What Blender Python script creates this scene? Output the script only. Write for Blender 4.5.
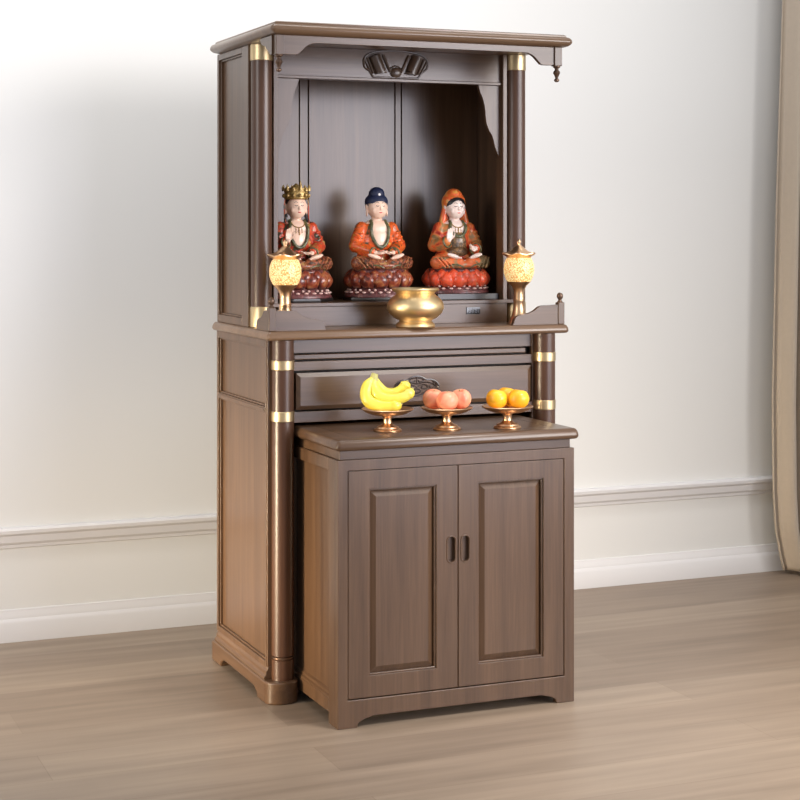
import bpy, bmesh, math, random
from math import sin, cos, pi, radians
from mathutils import Vector, Matrix
from mathutils.bvhtree import BVHTree

random.seed(7)
SC = bpy.context.scene
for o in list(bpy.data.objects):
    bpy.data.objects.remove(o)
COL = SC.collection

# ------------------------------------------------------------------ camera
cam = bpy.data.cameras.new('camera')
cam.sensor_width = 36.0
cam.lens = 1683.4 * 36.0 / 800.0
cam.shift_y = (227.0 - 400.0) / 800.0
camo = bpy.data.objects.new('camera', cam)
COL.objects.link(camo)
camo.location = (-1.371, -4.2109, 1.2562)
camo.rotation_euler = (radians(90), 0, -0.3948)
SC.camera = camo

# ------------------------------------------------------------------ world, lights, exposure
world = bpy.data.worlds.new('world')
world.use_nodes = True
wb = world.node_tree.nodes['Background']
wb.inputs[0].default_value = (0.93, 0.95, 1.0, 1)
wb.inputs[1].default_value = 0.46
SC.world = world


def area(name, loc, target, sx, sy, power, col, spread=180):
    l = bpy.data.lights.new(name, 'AREA')
    l.shape = 'RECTANGLE'
    l.size = sx
    l.size_y = sy
    l.energy = power
    l.color = col
    l.spread = radians(spread)
    o = bpy.data.objects.new(name, l)
    COL.objects.link(o)
    o.location = loc
    d = Vector(target) - Vector(loc)
    o.rotation_euler = d.to_track_quat('-Z', 'Y').to_euler()
    return o


area('window_daylight', (3.4, -3.6, 2.0), (0.40, 0.2, 1.1), 2.8, 2.6, 20, (1.0, 0.96, 0.93), 44)
area('floor_lamp_light', (-2.8, -0.10, 0.35), (0.02, 0.33, 0.26), 0.8, 0.8, 12, (1.0, 0.83, 0.58), 34)
area('left_fill', (-3.3, -1.3, 2.0), (-0.9, 0.96, 1.25), 1.2, 1.6, 12, (1.0, 0.98, 0.97), 76)  # added unseen fill light, lifts the cabinet's shadow on the left wall
area('ceiling_wash', (0.45, -0.1, 3.6), (0.45, 0.96, 1.4), 3.4, 0.3, 22, (1.0, 0.985, 0.965), 104)
area('ceiling_light', (1.6, -2.1, 3.3), (1.15, -0.9, 0.0), 1.0, 0.6, 18, (1.0, 0.95, 0.91), 60)
area('window_softlight', (1.75, -3.3, 1.3), (0.4, 0.2, 1.1), 1.1, 2.0, 4.5, (0.86, 0.86, 1.0), 50)

vs = SC.view_settings
vs.view_transform = 'Standard'
vs.look = 'None'
vs.gamma = 1.0
vs.exposure = 0.0
vs.use_curve_mapping = False


# ------------------------------------------------------------------ materials
def new_mat(name):
    m = bpy.data.materials.new(name)
    m.use_nodes = True
    nt = m.node_tree
    return m, nt, nt.nodes['Principled BSDF']


def plain(name, col, rough=0.5, metal=0.0, noise=0.0, scale=30, coat=0.0, bump=0.0, emis=None, es=0, sss=0.0, spec=0.5):
    m, nt, b = new_mat(name)
    b.inputs['Base Color'].default_value = (*col, 1)
    b.inputs['Roughness'].default_value = rough
    b.inputs['Metallic'].default_value = metal
    b.inputs['Coat Weight'].default_value = coat
    b.inputs['Specular IOR Level'].default_value = spec
    if sss:
        b.inputs['Subsurface Weight'].default_value = sss
        b.inputs['Subsurface Radius'].default_value = (0.01, 0.005, 0.003)
    if emis:
        b.inputs['Emission Color'].default_value = (*emis, 1)
        b.inputs['Emission Strength'].default_value = es
    if noise or bump:
        tc = nt.nodes.new('ShaderNodeTexCoord')
        n = nt.nodes.new('ShaderNodeTexNoise')
        n.inputs['Scale'].default_value = scale
        n.inputs['Detail'].default_value = 5
        nt.links.new(tc.outputs['Object'], n.inputs['Vector'])
        if noise:
            r = nt.nodes.new('ShaderNodeMix')
            r.data_type = 'RGBA'
            r.inputs[6].default_value = (*[c * (1 - noise) for c in col], 1)
            r.inputs[7].default_value = (*[min(1, c * (1 + noise)) for c in col], 1)
            nt.links.new(n.outputs['Fac'], r.inputs[0])
            nt.links.new(r.outputs[2], b.inputs['Base Color'])
        if bump:
            bp = nt.nodes.new('ShaderNodeBump')
            bp.inputs['Strength'].default_value = bump
            bp.inputs['Distance'].default_value = 0.002
            nt.links.new(n.outputs['Fac'], bp.inputs['Height'])
            nt.links.new(bp.outputs['Normal'], b.inputs['Normal'])
    return m


def wood(name, axis, c0, c1, rough=0.30, coat=0.15):
    m, nt, b = new_mat(name)
    tc = nt.nodes.new('ShaderNodeTexCoord')
    mp = nt.nodes.new('ShaderNodeMapping')
    sc = [26, 26, 26]
    sc['xyz'.index(axis)] = 1.1
    mp.inputs['Scale'].default_value = sc
    n1 = nt.nodes.new('ShaderNodeTexNoise')
    n1.inputs['Scale'].default_value = 1.3
    n1.inputs['Detail'].default_value = 7
    n1.inputs['Roughness'].default_value = 0.62
    n1.inputs['Distortion'].default_value = 0.35
    n2 = nt.nodes.new('ShaderNodeTexNoise')
    n2.inputs['Scale'].default_value = 7.0
    n2.inputs['Detail'].default_value = 3
    mx = nt.nodes.new('ShaderNodeMath')
    mx.operation = 'MULTIPLY_ADD'
    mx.inputs[1].default_value = 0.35
    nt.links.new(tc.outputs['Object'], mp.inputs['Vector'])
    nt.links.new(mp.outputs['Vector'], n1.inputs['Vector'])
    nt.links.new(mp.outputs['Vector'], n2.inputs['Vector'])
    nt.links.new(n2.outputs['Fac'], mx.inputs[0])
    nt.links.new(n1.outputs['Fac'], mx.inputs[2])
    rp = nt.nodes.new('ShaderNodeValToRGB')
    rp.color_ramp.elements[0].position = 0.45
    rp.color_ramp.elements[0].color = (*c0, 1)
    rp.color_ramp.elements[1].position = 0.92
    rp.color_ramp.elements[1].color = (*c1, 1)
    nt.links.new(mx.outputs[0], rp.inputs['Fac'])
    nt.links.new(rp.outputs['Color'], b.inputs['Base Color'])
    b.inputs['Roughness'].default_value = rough
    b.inputs['Coat Weight'].default_value = coat
    b.inputs['Coat Roughness'].default_value = 0.22
    bp = nt.nodes.new('ShaderNodeBump')
    bp.inputs['Strength'].default_value = 0.06
    bp.inputs['Distance'].default_value = 0.002
    nt.links.new(n1.outputs['Fac'], bp.inputs['Height'])
    nt.links.new(bp.outputs['Normal'], b.inputs['Normal'])
    return m


W0, W1 = (0.066, 0.034, 0.018), (0.130, 0.071, 0.038)
WV = wood('walnut_vertical', 'z', W0, W1)
WH = wood('walnut_horizontal', 'x', W0, W1)
WD = wood('walnut_depth', 'y', W0, W1)
WC = wood('walnut_column', 'z', (0.050, 0.020, 0.010), (0.100, 0.044, 0.022), 0.36, 0.15)
WE = wood('walnut_edge', 'x', (0.125, 0.070, 0.038), (0.215, 0.128, 0.074), 0.28, 0.2)
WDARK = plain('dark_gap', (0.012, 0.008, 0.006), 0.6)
CARVE = plain('carving_dark', (0.035, 0.020, 0.014), 0.35, 0, 0.2, 60, 0.4)
BRASS = plain('brass', (0.62, 0.48, 0.28), 0.40, 1.0, 0.08, 50)
GOLD = plain('polished_gold', (0.88, 0.66, 0.36), 0.40, 1.0, 0.05, 40)
COPPER = plain('rose_gold', (0.86, 0.56, 0.33), 0.33, 1.0, 0.06, 40)
BRONZE = plain('dark_bronze', (0.16, 0.10, 0.07), 0.35, 0.8)


def painted(name, cols, scale, seed=0.0, rough=0.38, metal=0.0, bump=0.3):
    """blotchy painted ornament: constant colour patches from noise"""
    m, nt, b = new_mat(name)
    tc = nt.nodes.new('ShaderNodeTexCoord')
    mp = nt.nodes.new('ShaderNodeMapping')
    mp.inputs['Location'].default_value = (seed, seed * 1.7, seed * 0.6)
    n = nt.nodes.new('ShaderNodeTexNoise')
    n.inputs['Scale'].default_value = scale
    n.inputs['Detail'].default_value = 2.5
    n.inputs['Distortion'].default_value = 1.2
    rp = nt.nodes.new('ShaderNodeValToRGB')
    cr = rp.color_ramp
    cr.interpolation = 'LINEAR'
    while len(cr.elements) < len(cols):
        cr.elements.new(0.5)
    for i, (p, c) in enumerate(cols):
        cr.elements[i].position = p
        cr.elements[i].color = (*c, 1)
    nt.links.new(tc.outputs['Object'], mp.inputs['Vector'])
    nt.links.new(mp.outputs['Vector'], n.inputs['Vector'])
    nt.links.new(n.outputs['Fac'], rp.inputs['Fac'])
    nt.links.new(rp.outputs['Color'], b.inputs['Base Color'])
    b.inputs['Roughness'].default_value = rough
    b.inputs['Metallic'].default_value = metal
    b.inputs['Coat Weight'].default_value = 0.25
    bp = nt.nodes.new('ShaderNodeBump')
    bp.inputs['Strength'].default_value = bump
    bp.inputs['Distance'].default_value = 0.0015
    nt.links.new(n.outputs['Fac'], bp.inputs['Height'])
    nt.links.new(bp.outputs['Normal'], b.inputs['Normal'])
    return m


# ------------------------------------------------------------------ object helpers
def empty(name, loc, label, cat, group=None):
    o = bpy.data.objects.new(name, None)
    o.empty_display_size = 0.05
    COL.objects.link(o)
    o.location = loc
    o['label'] = label
    o['category'] = cat
    if group:
        o['group'] = group
    return o


def world_off(p):
    v = Vector((0, 0, 0))
    while p:
        v += p.location
        p = p.parent
    return v


def finish(me, smooth=35):
    me.shade_smooth()
    try:
        me.set_sharp_from_angle(angle=radians(smooth))
    except Exception:
        pass


def obj(name, bm, mat, parent=None, bevel=0.0, seg=2, smooth=35, recalc=True, kind=None, label=None):
    """link a bmesh given in world coordinates as one object"""
    if recalc:
        bmesh.ops.recalc_face_normals(bm, faces=bm.faces)
    off = world_off(parent) if parent else Vector((0, 0, 0))
    bmesh.ops.translate(bm, verts=bm.verts, vec=-off)
    me = bpy.data.meshes.new(name)
    bm.to_mesh(me)
    bm.free()
    me.materials.append(mat)
    finish(me, smooth)
    o = bpy.data.objects.new(name, me)
    COL.objects.link(o)
    if parent:
        o.parent = parent
    if bevel:
        b = o.modifiers.new('bevel', 'BEVEL')
        b.width = bevel
        b.segments = seg
        b.limit_method = 'ANGLE'
        b.angle_limit = radians(40)
        b.harden_normals = True
    if kind:
        o['kind'] = kind
    if label:
        o['label'] = label
    return o


def bx(bm, x0, x1, y0, y1, z0, z1):
    v = [bm.verts.new(p) for p in ((x0, y0, z0), (x1, y0, z0), (x1, y1, z0), (x0, y1, z0),
                                   (x0, y0, z1), (x1, y0, z1), (x1, y1, z1), (x0, y1, z1))]
    for f in ((0, 3, 2, 1), (4, 5, 6, 7), (0, 1, 5, 4), (1, 2, 6, 5), (2, 3, 7, 6), (3, 0, 4, 7)):
        bm.faces.new([v[i] for i in f])
    return bm


def box(*a):
    return bx(bmesh.new(), *a)


def boxes(*l):
    bm = bmesh.new()
    for a in l:
        bx(bm, *a)
    return bm


def lathe(bm, prof, c=(0, 0, 0), seg=40, kx=1.0, ky=1.0, a0=0, cap=True):
    rings = []
    for r, z in prof:
        if r < 1e-6:
            rings.append([bm.verts.new((c[0], c[1], c[2] + z))])
        else:
            rings.append([bm.verts.new((c[0] + kx * r * cos(a0 + 2 * pi * i / seg), c[1] + ky * r * sin(a0 + 2 * pi * i / seg), c[2] + z))
                          for i in range(seg)])
    for a, b in zip(rings, rings[1:]):
        if len(a) == 1 and len(b) == 1:
            continue
        for i in range(seg):
            j = (i + 1) % seg
            if len(a) == 1:
                bm.faces.new((a[0], b[j], b[i]))
            elif len(b) == 1:
                bm.faces.new((a[i], a[j], b[0]))
            else:
                bm.faces.new((a[i], a[j], b[j], b[i]))
    if cap:
        if len(rings[0]) > 1:
            bm.faces.new(list(reversed(rings[0])))
        if len(rings[-1]) > 1:
            bm.faces.new(rings[-1])
    return bm


def tube(bm, pts, r, seg=8, closed=False):
    pts = [Vector(p) for p in pts]
    n = len(pts)
    rr = r if isinstance(r, (list, tuple)) else [r] * n
    rings = []
    prev = None
    for i, p in enumerate(pts):
        if closed:
            t = pts[(i + 1) % n] - pts[(i - 1) % n]
        else:
            t = pts[min(i + 1, n - 1)] - pts[max(i - 1, 0)]
        t.normalize()
        if prev is None:
            u = t.orthogonal().normalized()
        else:
            u = prev - t * prev.dot(t)
            if u.length < 1e-6:
                u = t.orthogonal()
            u.normalize()
        prev = u
        w = t.cross(u)
        rings.append([bm.verts.new(p + (u * cos(2 * pi * k / seg) + w * sin(2 * pi * k / seg)) * rr[i]) for k in range(seg)])
    m = n if closed else n - 1
    for i in range(m):
        a, b = rings[i], rings[(i + 1) % n]
        for k in range(seg):
            j = (k + 1) % seg
            bm.faces.new((a[k], a[j], b[j], b[k]))
    if not closed:
        bm.faces.new(list(reversed(rings[0])))
        bm.faces.new(rings[-1])
    return bm


def prism(bm, poly, axis, a, b):
    """extrude a 2D outline; axis y: poly=(x,z); axis x: poly=(y,z); axis z: poly=(x,y)"""
    def P(p, t):
        return {'y': (p[0], t, p[1]), 'x': (t, p[0], p[1]), 'z': (p[0], p[1], t)}[axis]
    va = [bm.verts.new(P(p, a)) for p in poly]
    vb = [bm.verts.new(P(p, b)) for p in poly]
    bm.faces.new(va)
    bm.faces.new(list(reversed(vb)))
    n = len(poly)
    for i in range(n):
        j = (i + 1) % n
        bm.faces.new((va[j], va[i], vb[i], vb[j]))
    return bm


def spline(pts, n=6):
    """catmull-rom through points"""
    out = []
    P = [Vector(p) for p in pts]
    for i in range(len(P) - 1):
        p0, p1, p2, p3 = P[max(i - 1, 0)], P[i], P[i + 1], P[min(i + 2, len(P) - 1)]
        for k in range(n):
            t = k / n
            out.append(0.5 * ((2 * p1) + (p2 - p0) * t + (2 * p0 - 5 * p1 + 4 * p2 - p3) * t * t + (3 * p1 - p0 - 3 * p2 + p3) * t ** 3))
    out.append(P[-1])
    return [tuple(v) for v in out]


def slab(bm, x0, x1, y0, y1, z0, z1, nose=None):
    """table top with a moulded nose: loft of rounded-rectangle rings"""
    h = z1 - z0
    prof = nose
    if not prof:
        prof = [(0.010, 0), (0.004, 0.07), (0.001, 0.18), (0, 0.30)]
        for k in range(1, 11):
            a = radians(8.2 * k)
            prof.append((0.014 * (1 - cos(a)), 0.30 + 0.70 * sin(a) / sin(radians(82))))
    rings = []
    for ins, t in prof:
        z = z0 + t * h
        r = []
        cr = max(0.004, 0.012 - ins)
        for cx, cy, a in ((x1 - ins - cr, y0 + ins + cr, -90), (x1 - ins - cr, y1 - ins - cr, 0), (x0 + ins + cr, y1 - ins - cr, 90), (x0 + ins + cr, y0 + ins + cr, 180)):
            for k in range(4):
                an = radians(a + 30 * k)
                r.append(bm.verts.new((cx + cr * cos(an), cy + cr * sin(an), z)))
        rings.append(r)
    for a, b in zip(rings, rings[1:]):
        n = len(a)
        for i in range(n):
            bm.faces.new((a[i], a[(i + 1) % n], b[(i + 1) % n], b[i]))
    bm.faces.new(list(reversed(rings[0])))
    bm.faces.new(rings[-1])
    return bm


def raised_panel(bm, x0, x1, z0, z1, y, chamfer=0.014, lift=0.010, thick=0.012):
    """panel in the xz plane facing -y, with a bevelled rim; y is the groove depth plane"""
    o = [(x0, z0), (x1, z0), (x1, z1), (x0, z1)]
    i1 = [(x0 + 0.002, z0 + 0.002), (x1 - 0.002, z0 + 0.002), (x1 - 0.002, z1 - 0.002), (x0 + 0.002, z1 - 0.002)]
    c = chamfer
    i2 = [(x0 + c, z0 + c), (x1 - c, z0 + c), (x1 - c, z1 - c), (x0 + c, z1 - c)]
    R = []
    for ring, yy in ((o, y + thick), (o, y), (i1, y - 0.001), (i2, y - lift)):
        R.append([bm.verts.new((p[0], yy, p[1])) for p in ring])
    for a, b in zip(R, R[1:]):
        for k in range(4):
            bm.faces.new((a[k], a[(k + 1) % 4], b[(k + 1) % 4], b[k]))
    bm.faces.new(R[-1])
    bm.faces.new(list(reversed(R[0])))
    return bm


def frame_xz(bm, x0, x1, z0, z1, l, r, b, t, y0, y1):
    """four-board frame in the xz plane built as one ring"""
    def ring(y):
        return ([bm.verts.new(p) for p in ((x0, y, z0), (x1, y, z0), (x1, y, z1), (x0, y, z1))],
                [bm.verts.new(p) for p in ((x0 + l, y, z0 + b), (x1 - r, y, z0 + b), (x1 - r, y, z1 - t), (x0 + l, y, z1 - t))])
    oa, ia = ring(y0)
    ob, ib = ring(y1)
    for k in range(4):
        j = (k + 1) % 4
        bm.faces.new((oa[k], oa[j], ia[j], ia[k]))
        bm.faces.new((ob[j], ob[k], ib[k], ib[j]))
        bm.faces.new((oa[j], oa[k], ob[k], ob[j]))
        bm.faces.new((ia[k], ia[j], ib[j], ib[k]))
    return bm


def apply_mods(o):
    dg = bpy.context.evaluated_depsgraph_get()
    dg.update()
    me = bpy.data.meshes.new_from_object(o.evaluated_get(dg))
    old = o.data
    o.modifiers.clear()
    o.data = me
    me.name = old.name
    return o


def cut(o, bm):
    """boolean-subtract a world-space bmesh from o"""
    bmesh.ops.recalc_face_normals(bm, faces=bm.faces)
    off = world_off(o.parent) if o.parent else Vector((0, 0, 0))
    bmesh.ops.translate(bm, verts=bm.verts, vec=-off)
    me = bpy.data.meshes.new('cutter')
    bm.to_mesh(me)
    bm.free()
    c = bpy.data.objects.new('cutter', me)
    COL.objects.link(c)
    c.location = off
    bpy.context.view_layer.update()
    m = o.modifiers.new('bool', 'BOOLEAN')
    m.operation = 'DIFFERENCE'
    m.object = c
    m.solver = 'EXACT'
    apply_mods(o)
    bpy.data.objects.remove(c)
    bpy.data.meshes.remove(me)
    finish(o.data)


def dup(root, loc, label=None):
    r = root.copy()
    COL.objects.link(r)
    r.location = loc
    if label:
        r['label'] = label
    def rec(src, dst):
        for ch in src.children:
            c = ch.copy()
            COL.objects.link(c)
            c.parent = dst
            rec(ch, c)
    rec(root, r)
    return r


# ------------------------------------------------------------------ the setting
def floor_mat():
    m, nt, b = new_mat('laminate_floor')
    tc = nt.nodes.new('ShaderNodeTexCoord')
    br = nt.nodes.new('ShaderNodeTexBrick')
    br.inputs['Scale'].default_value = 1.0
    br.inputs['Brick Width'].default_value = 1.7
    br.inputs['Row Height'].default_value = 0.19
    br.inputs['Mortar Size'].default_value = 0.0012
    br.inputs['Mortar Smooth'].default_value = 0.4
    br.inputs['Color1'].default_value = (0.235, 0.175, 0.128, 1)
    br.inputs['Color2'].default_value = (0.325, 0.252, 0.188, 1)
    br.inputs['Mortar'].default_value = (0.24, 0.18, 0.13, 1)
    br.offset = 0.37
    nt.links.new(tc.outputs['Object'], br.inputs['Vector'])
    mp = nt.nodes.new('ShaderNodeMapping')
    mp.inputs['Scale'].default_value = (1.0, 14, 1)
    n = nt.nodes.new('ShaderNodeTexNoise')
    n.inputs['Scale'].default_value = 1.6
    n.inputs['Detail'].default_value = 6
    nt.links.new(tc.outputs['Object'], mp.inputs['Vector'])
    nt.links.new(mp.outputs['Vector'], n.inputs['Vector'])
    mx = nt.nodes.new('ShaderNodeMix')
    mx.data_type = 'RGBA'
    mx.blend_type = 'MULTIPLY'
    mx.inputs[0].default_value = 1.0
    rp = nt.nodes.new('ShaderNodeValToRGB')
    rp.color_ramp.elements[0].position = 0.3
    rp.color_ramp.elements[0].color = (0.80, 0.78, 0.76, 1)
    rp.color_ramp.elements[1].position = 0.7
    rp.color_ramp.elements[1].color = (1.12, 1.1, 1.08, 1)
    nt.links.new(n.outputs['Fac'], rp.inputs['Fac'])
    nt.links.new(br.outputs['Color'], mx.inputs[6])
    nt.links.new(rp.outputs['Color'], mx.inputs[7])
    nt.links.new(mx.outputs[2], b.inputs['Base Color'])
    b.inputs['Roughness'].default_value = 0.42
    return m


YW = 0.96
XL, XR = -2.6, 3.3
obj('floor', box(XL, XR, -3.2, YW, -0.06, 0.0), floor_mat(), kind='structure')
PAINT = plain('wall_paint', (0.735, 0.73, 0.715), 0.75, 0, 0.012, 2.5, bump=0.02)
TRIM = plain('trim_paint', (0.70, 0.685, 0.69), 0.5, 0, 0.01, 3)
obj('wall_back', box(XL, XR, YW, YW + 0.1, -0.06, 3.0), PAINT, kind='structure')
# baseboard with an ogee top, chair rail
bb = [(YW, 0.0), (YW - 0.022, 0.0), (YW - 0.022, 0.056), (YW - 0.018, 0.064), (YW - 0.013, 0.069), (YW - 0.012, 0.078), (YW - 0.006, 0.088), (YW - 0.005, 0.094), (YW, 0.096)]
obj('baseboard_back', prism(bmesh.new(), bb, 'x', XL, XR), TRIM, kind='structure')
cr = [(YW, 0.280), (YW - 0.007, 0.283), (YW - 0.008, 0.292), (YW - 0.016, 0.300), (YW - 0.018, 0.320), (YW - 0.026, 0.328), (YW - 0.027, 0.338), (YW - 0.020, 0.344), (YW, 0.345)]
obj('trim_1', prism(bmesh.new(), cr, 'x', XL, XR), TRIM, kind='structure')

# ------------------------------------------------------------------ the big altar cabinet
A = empty('altar_cabinet', (0.45, 0.25, 0), 'tall dark walnut altar cabinet with open niche, roof, brass-ringed columns and one wide drawer', 'cabinet')


def side_panel(x0, inner, y0, y1, z0, z1, sf, sb, rb, rt, mids, out):
    """frame in the yz plane with a recessed panel; out = outward x sign"""
    bm = bmesh.new()
    x1 = x0 - out * 0.02
    xa, xb = min(x0, x1), max(x0, x1)
    bx(bm, xa, xb, y0, y0 + sf, z0, z1)
    bx(bm, xa, xb, y1 - sb, y1, z0, z1)
    bx(bm, xa, xb, y0 + sf, y1 - sb, z0, z0 + rb)
    bx(bm, xa, xb, y0 + sf, y1 - sb, z1 - rt, z1)
    for m0, m1 in mids:
        bx(bm, xa - 0.003 * (out < 0), xb + 0.003 * (out > 0), y0 + sf, y1 - sb, m0 + 0.003, m1 - 0.003)
        bx(bm, xa, xb, y0 + sf, y1 - sb, m0, m1)
    o = obj('side_panel', bm, WV, A, 0.0018)
    px = x0 - out * 0.013
    obj('inset_board', box(min(px, px - out * 0.006), max(px, px - out * 0.006), y0 + sf - 0.004, y1 - sb + 0.004, z0 + rb - 0.004, z1 - rt + 0.004), WV, o)
    # thin bead round the panel
    b2 = bmesh.new()
    zz = [z0 + rb] + [t for m in mids for t in m] + [z1 - rt]
    for a, b in zip(zz[::2], zz[1::2]):
        e = 0.005
        for q in ((y0 + sf, y0 + sf + e, a, b), (y1 - sb - e, y1 - sb, a, b), (y0 + sf, y1 - sb, a, a + e), (y0 + sf, y1 - sb, b - e, b)):
            xx = x0 - out * 0.006
            bx(b2, min(xx, px), max(xx, px), *q)
    obj('bead', b2, WV, o, 0.0015)
    return o


# lower carcass
side_panel(0.020, 0, 0.052, 0.514, 0.085, 0.956, 0.010, 0.014, 0.016, 0.020, [(0.762, 0.777)], -1)
side_panel(0.880, 0, 0.052, 0.514, 0.085, 0.956, 0.010, 0.014, 0.016, 0.020, [(0.762, 0.777)], 1)
obj('back_board', box(0.040, 0.860, 0.484, 0.496, 0.03, 0.955), WV, A)
CL, CRX = 0.0605, 0.8420
for cxx in (CL, CRX):
    s = -1 if cxx < 0.4 else 1
    # corner stile that carries the column
    xo = 0.022 if s < 0 else 0.878
    xi = 0.093 if s < 0 else 0.806
    obj('corner_stile', box(min(xo, xi), max(xo, xi), 0.044, 0.062, 0.050, 0.956), WV, A, 0.001)
    c = obj('column', lathe(bmesh.new(), [(0.0295, 0.050), (0.0295, 0.110), (0.0265, 0.112), (0.0265, 0.120), (0.0295, 0.122), (0.0295, 0.956)], (cxx, 0.034, 0), 44), WC, A)
    for z0, z1 in ((0.877, 0.903), (0.741, 0.768)):
        obj('brass_band', lathe(bmesh.new(), [(0.0296, z0), (0.0309, z0 + 0.0015), (0.0309, z1 - 0.0015), (0.0296, z1)], (cxx, 0.034, 0), 44), BRASS, c)
    obj('ring', lathe(bmesh.new(), [(0.0266, 0.1125), (0.0290, 0.114), (0.0290, 0.118), (0.0266, 0.1195)], (cxx, 0.034, 0), 44), BRONZE, c)
# plinths: one runner under each side, round at the front under the column
for s in (-1, 1):
    xo = 0.006 if s < 0 else 0.896
    def X(d):
        return xo - s * d
    w = 0.093
    outl = []
    for k in range(13):
        a = radians(-90 - 90 * k / 12)
        outl.append((X(0.040) + (-s) * -0.040 * (-cos(a)) * 1.0, -0.012 + 0.040 + 0.040 * sin(a)))
    # outline: rounded outer front corner, then back, then inner side with a rounded corner
    pts = []
    for k in range(9):
        a = pi / 2 * k / 8
        pts.append((X(0.042 - 0.042 * cos(a)), 0.030 - 0.042 * sin(a)))
    for k in range(9):
        a = pi / 2 * k / 8
        pts.append((X(w - 0.042 + 0.042 * sin(a)), 0.030 - 0.042 * cos(a)))
    pts += [(X(w), 0.075), (X(0.046), 0.075), (X(0.046), 0.516), (X(0.0), 0.516)]
    bm = prism(bmesh.new(), pts, 'z', 0.0, 0.058)
    o = obj('plinth', bm, WD, A)
    # arched cut-out between the bracket feet
    cu = [(0.085, -0.01), (0.092, 0.012), (0.108, 0.020), (0.125, 0.024), (0.39, 0.024), (0.41, 0.020), (0.425, 0.012), (0.43, -0.01)]
    cut(o, prism(bmesh.new(), cu, 'x', xo - 0.2, xo + 0.2))
    b = o.modifiers.new('bevel', 'BEVEL')
    b.width = 0.004
    b.segments = 3
    b.limit_method = 'ANGLE'
    b.angle_limit = radians(50)
    pr2 = []
    for d, z in ((0.004, 0.058), (0.004, 0.064), (0.010, 0.070), (0.010, 0.078), (0.014, 0.083), (0.015, 0.088), (0.0155, 0.090), (0.040, 0.090), (0.040, 0.058)):
        pr2.append((X(d), z))
    obj('base_moulding', prism(bmesh.new(), pr2, 'y', 0.040, 0.502), WD, A, 0.001)

# drawer zone between the columns
XA, XB = 0.094, 0.806
obj('top_rail', box(XA, XB, 0.050, 0.066, 0.9185, 0.956), WH, A, 0.001)
obj('pull_out_board', box(XA + 0.002, XB - 0.018, 0.046, 0.40, 0.901, 0.9150), WH, A, 0.0025)
obj('drawer_rail', box(XA, XB, 0.044, 0.064, 0.8715, 0.8965), WH, A, 0.0015)
obj('drawer_rail', box(XA, XB, 0.044, 0.064, 0.733, 0.7625), WH, A, 0.0015)
obj('dust_board', box(0.040, 0.860, 0.064, 0.484, 0.733, 0.745), WH, A)
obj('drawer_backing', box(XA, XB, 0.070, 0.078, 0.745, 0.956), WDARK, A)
dr = obj('drawer', raised_panel(bmesh.new(), 0.100, 0.800, 0.768, 0.866, 0.040, 0.011, 0.0055, 0.026), WH, A, smooth=12)


def P2(pts, y):
    return [(x, y, z) for x, z in pts]


# carved cloud-and-bat medallion on the drawer (raised dark outline work)
cb = bmesh.new()
mx0, mz = 0.4475, 0.820


def medal(u, v):          # u -1..1, v -1..1
    return (mx0 + u * 0.066, 0.0335, mz + v * 0.027)


outline = [(-1.0, -0.25), (-0.93, 0.3), (-0.68, 0.62), (-0.42, 0.66), (-0.22, 0.92), (0, 1.0), (0.22, 0.92), (0.42, 0.66), (0.68, 0.62), (0.93, 0.3), (1.0, -0.25),
           (0.82, -0.55), (0.52, -0.50), (0.28, -0.78), (0, -1.0), (-0.28, -0.78), (-0.52, -0.50), (-0.82, -0.55), (-1.0, -0.25)]
tube(cb, [medal(u, v) for u, v in spline([(a, b, 0) for a, b in outline], 5) for u, v in [(u, v)]] if False else [medal(p[0], p[1]) for p in spline([(a, b, 0) for a, b in outline], 5)], 0.0021, 6)
for s in (-1, 1):
    for arc in ([(0.08, 0.0), (0.3, 0.12), (0.5, -0.05), (0.42, -0.28), (0.22, -0.22), (0.25, -0.05)],
                [(0.0, 0.2), (0.35, 0.36), (0.7, 0.22), (0.82, -0.08), (0.68, -0.28), (0.58, -0.1), (0.68, 0.02)],
                [(0.05, 0.8), (0.25, 0.75), (0.3, 0.5), (0.12, 0.4), (0.08, 0.6)],
                [(0.0, -0.75), (0.18, -0.55), (0.12, -0.38), (0, -0.3)],
                [(0.72, 0.45), (0.88, 0.15), (0.86, -0.2)]):
        tube(cb, [medal(s * p[0], p[1]) for p in spline([(a, b, 0) for a, b in arc], 5)], 0.0019, 6)
tube(cb, [medal(0, 0.95), medal(0, 0.2)], 0.0013, 6)
lathe(cb, [(0.0001, -0.0015), (0.004, 0), (0.0001, 0.0015)], medal(0, -0.1), 12)
obj('carved_medallion', cb, CARVE, dr)

# worktop
obj('worktop', slab(bmesh.new(), 0.007, 0.904, -0.001, 0.526, 0.956, 0.981), WE, A, smooth=50)

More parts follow.
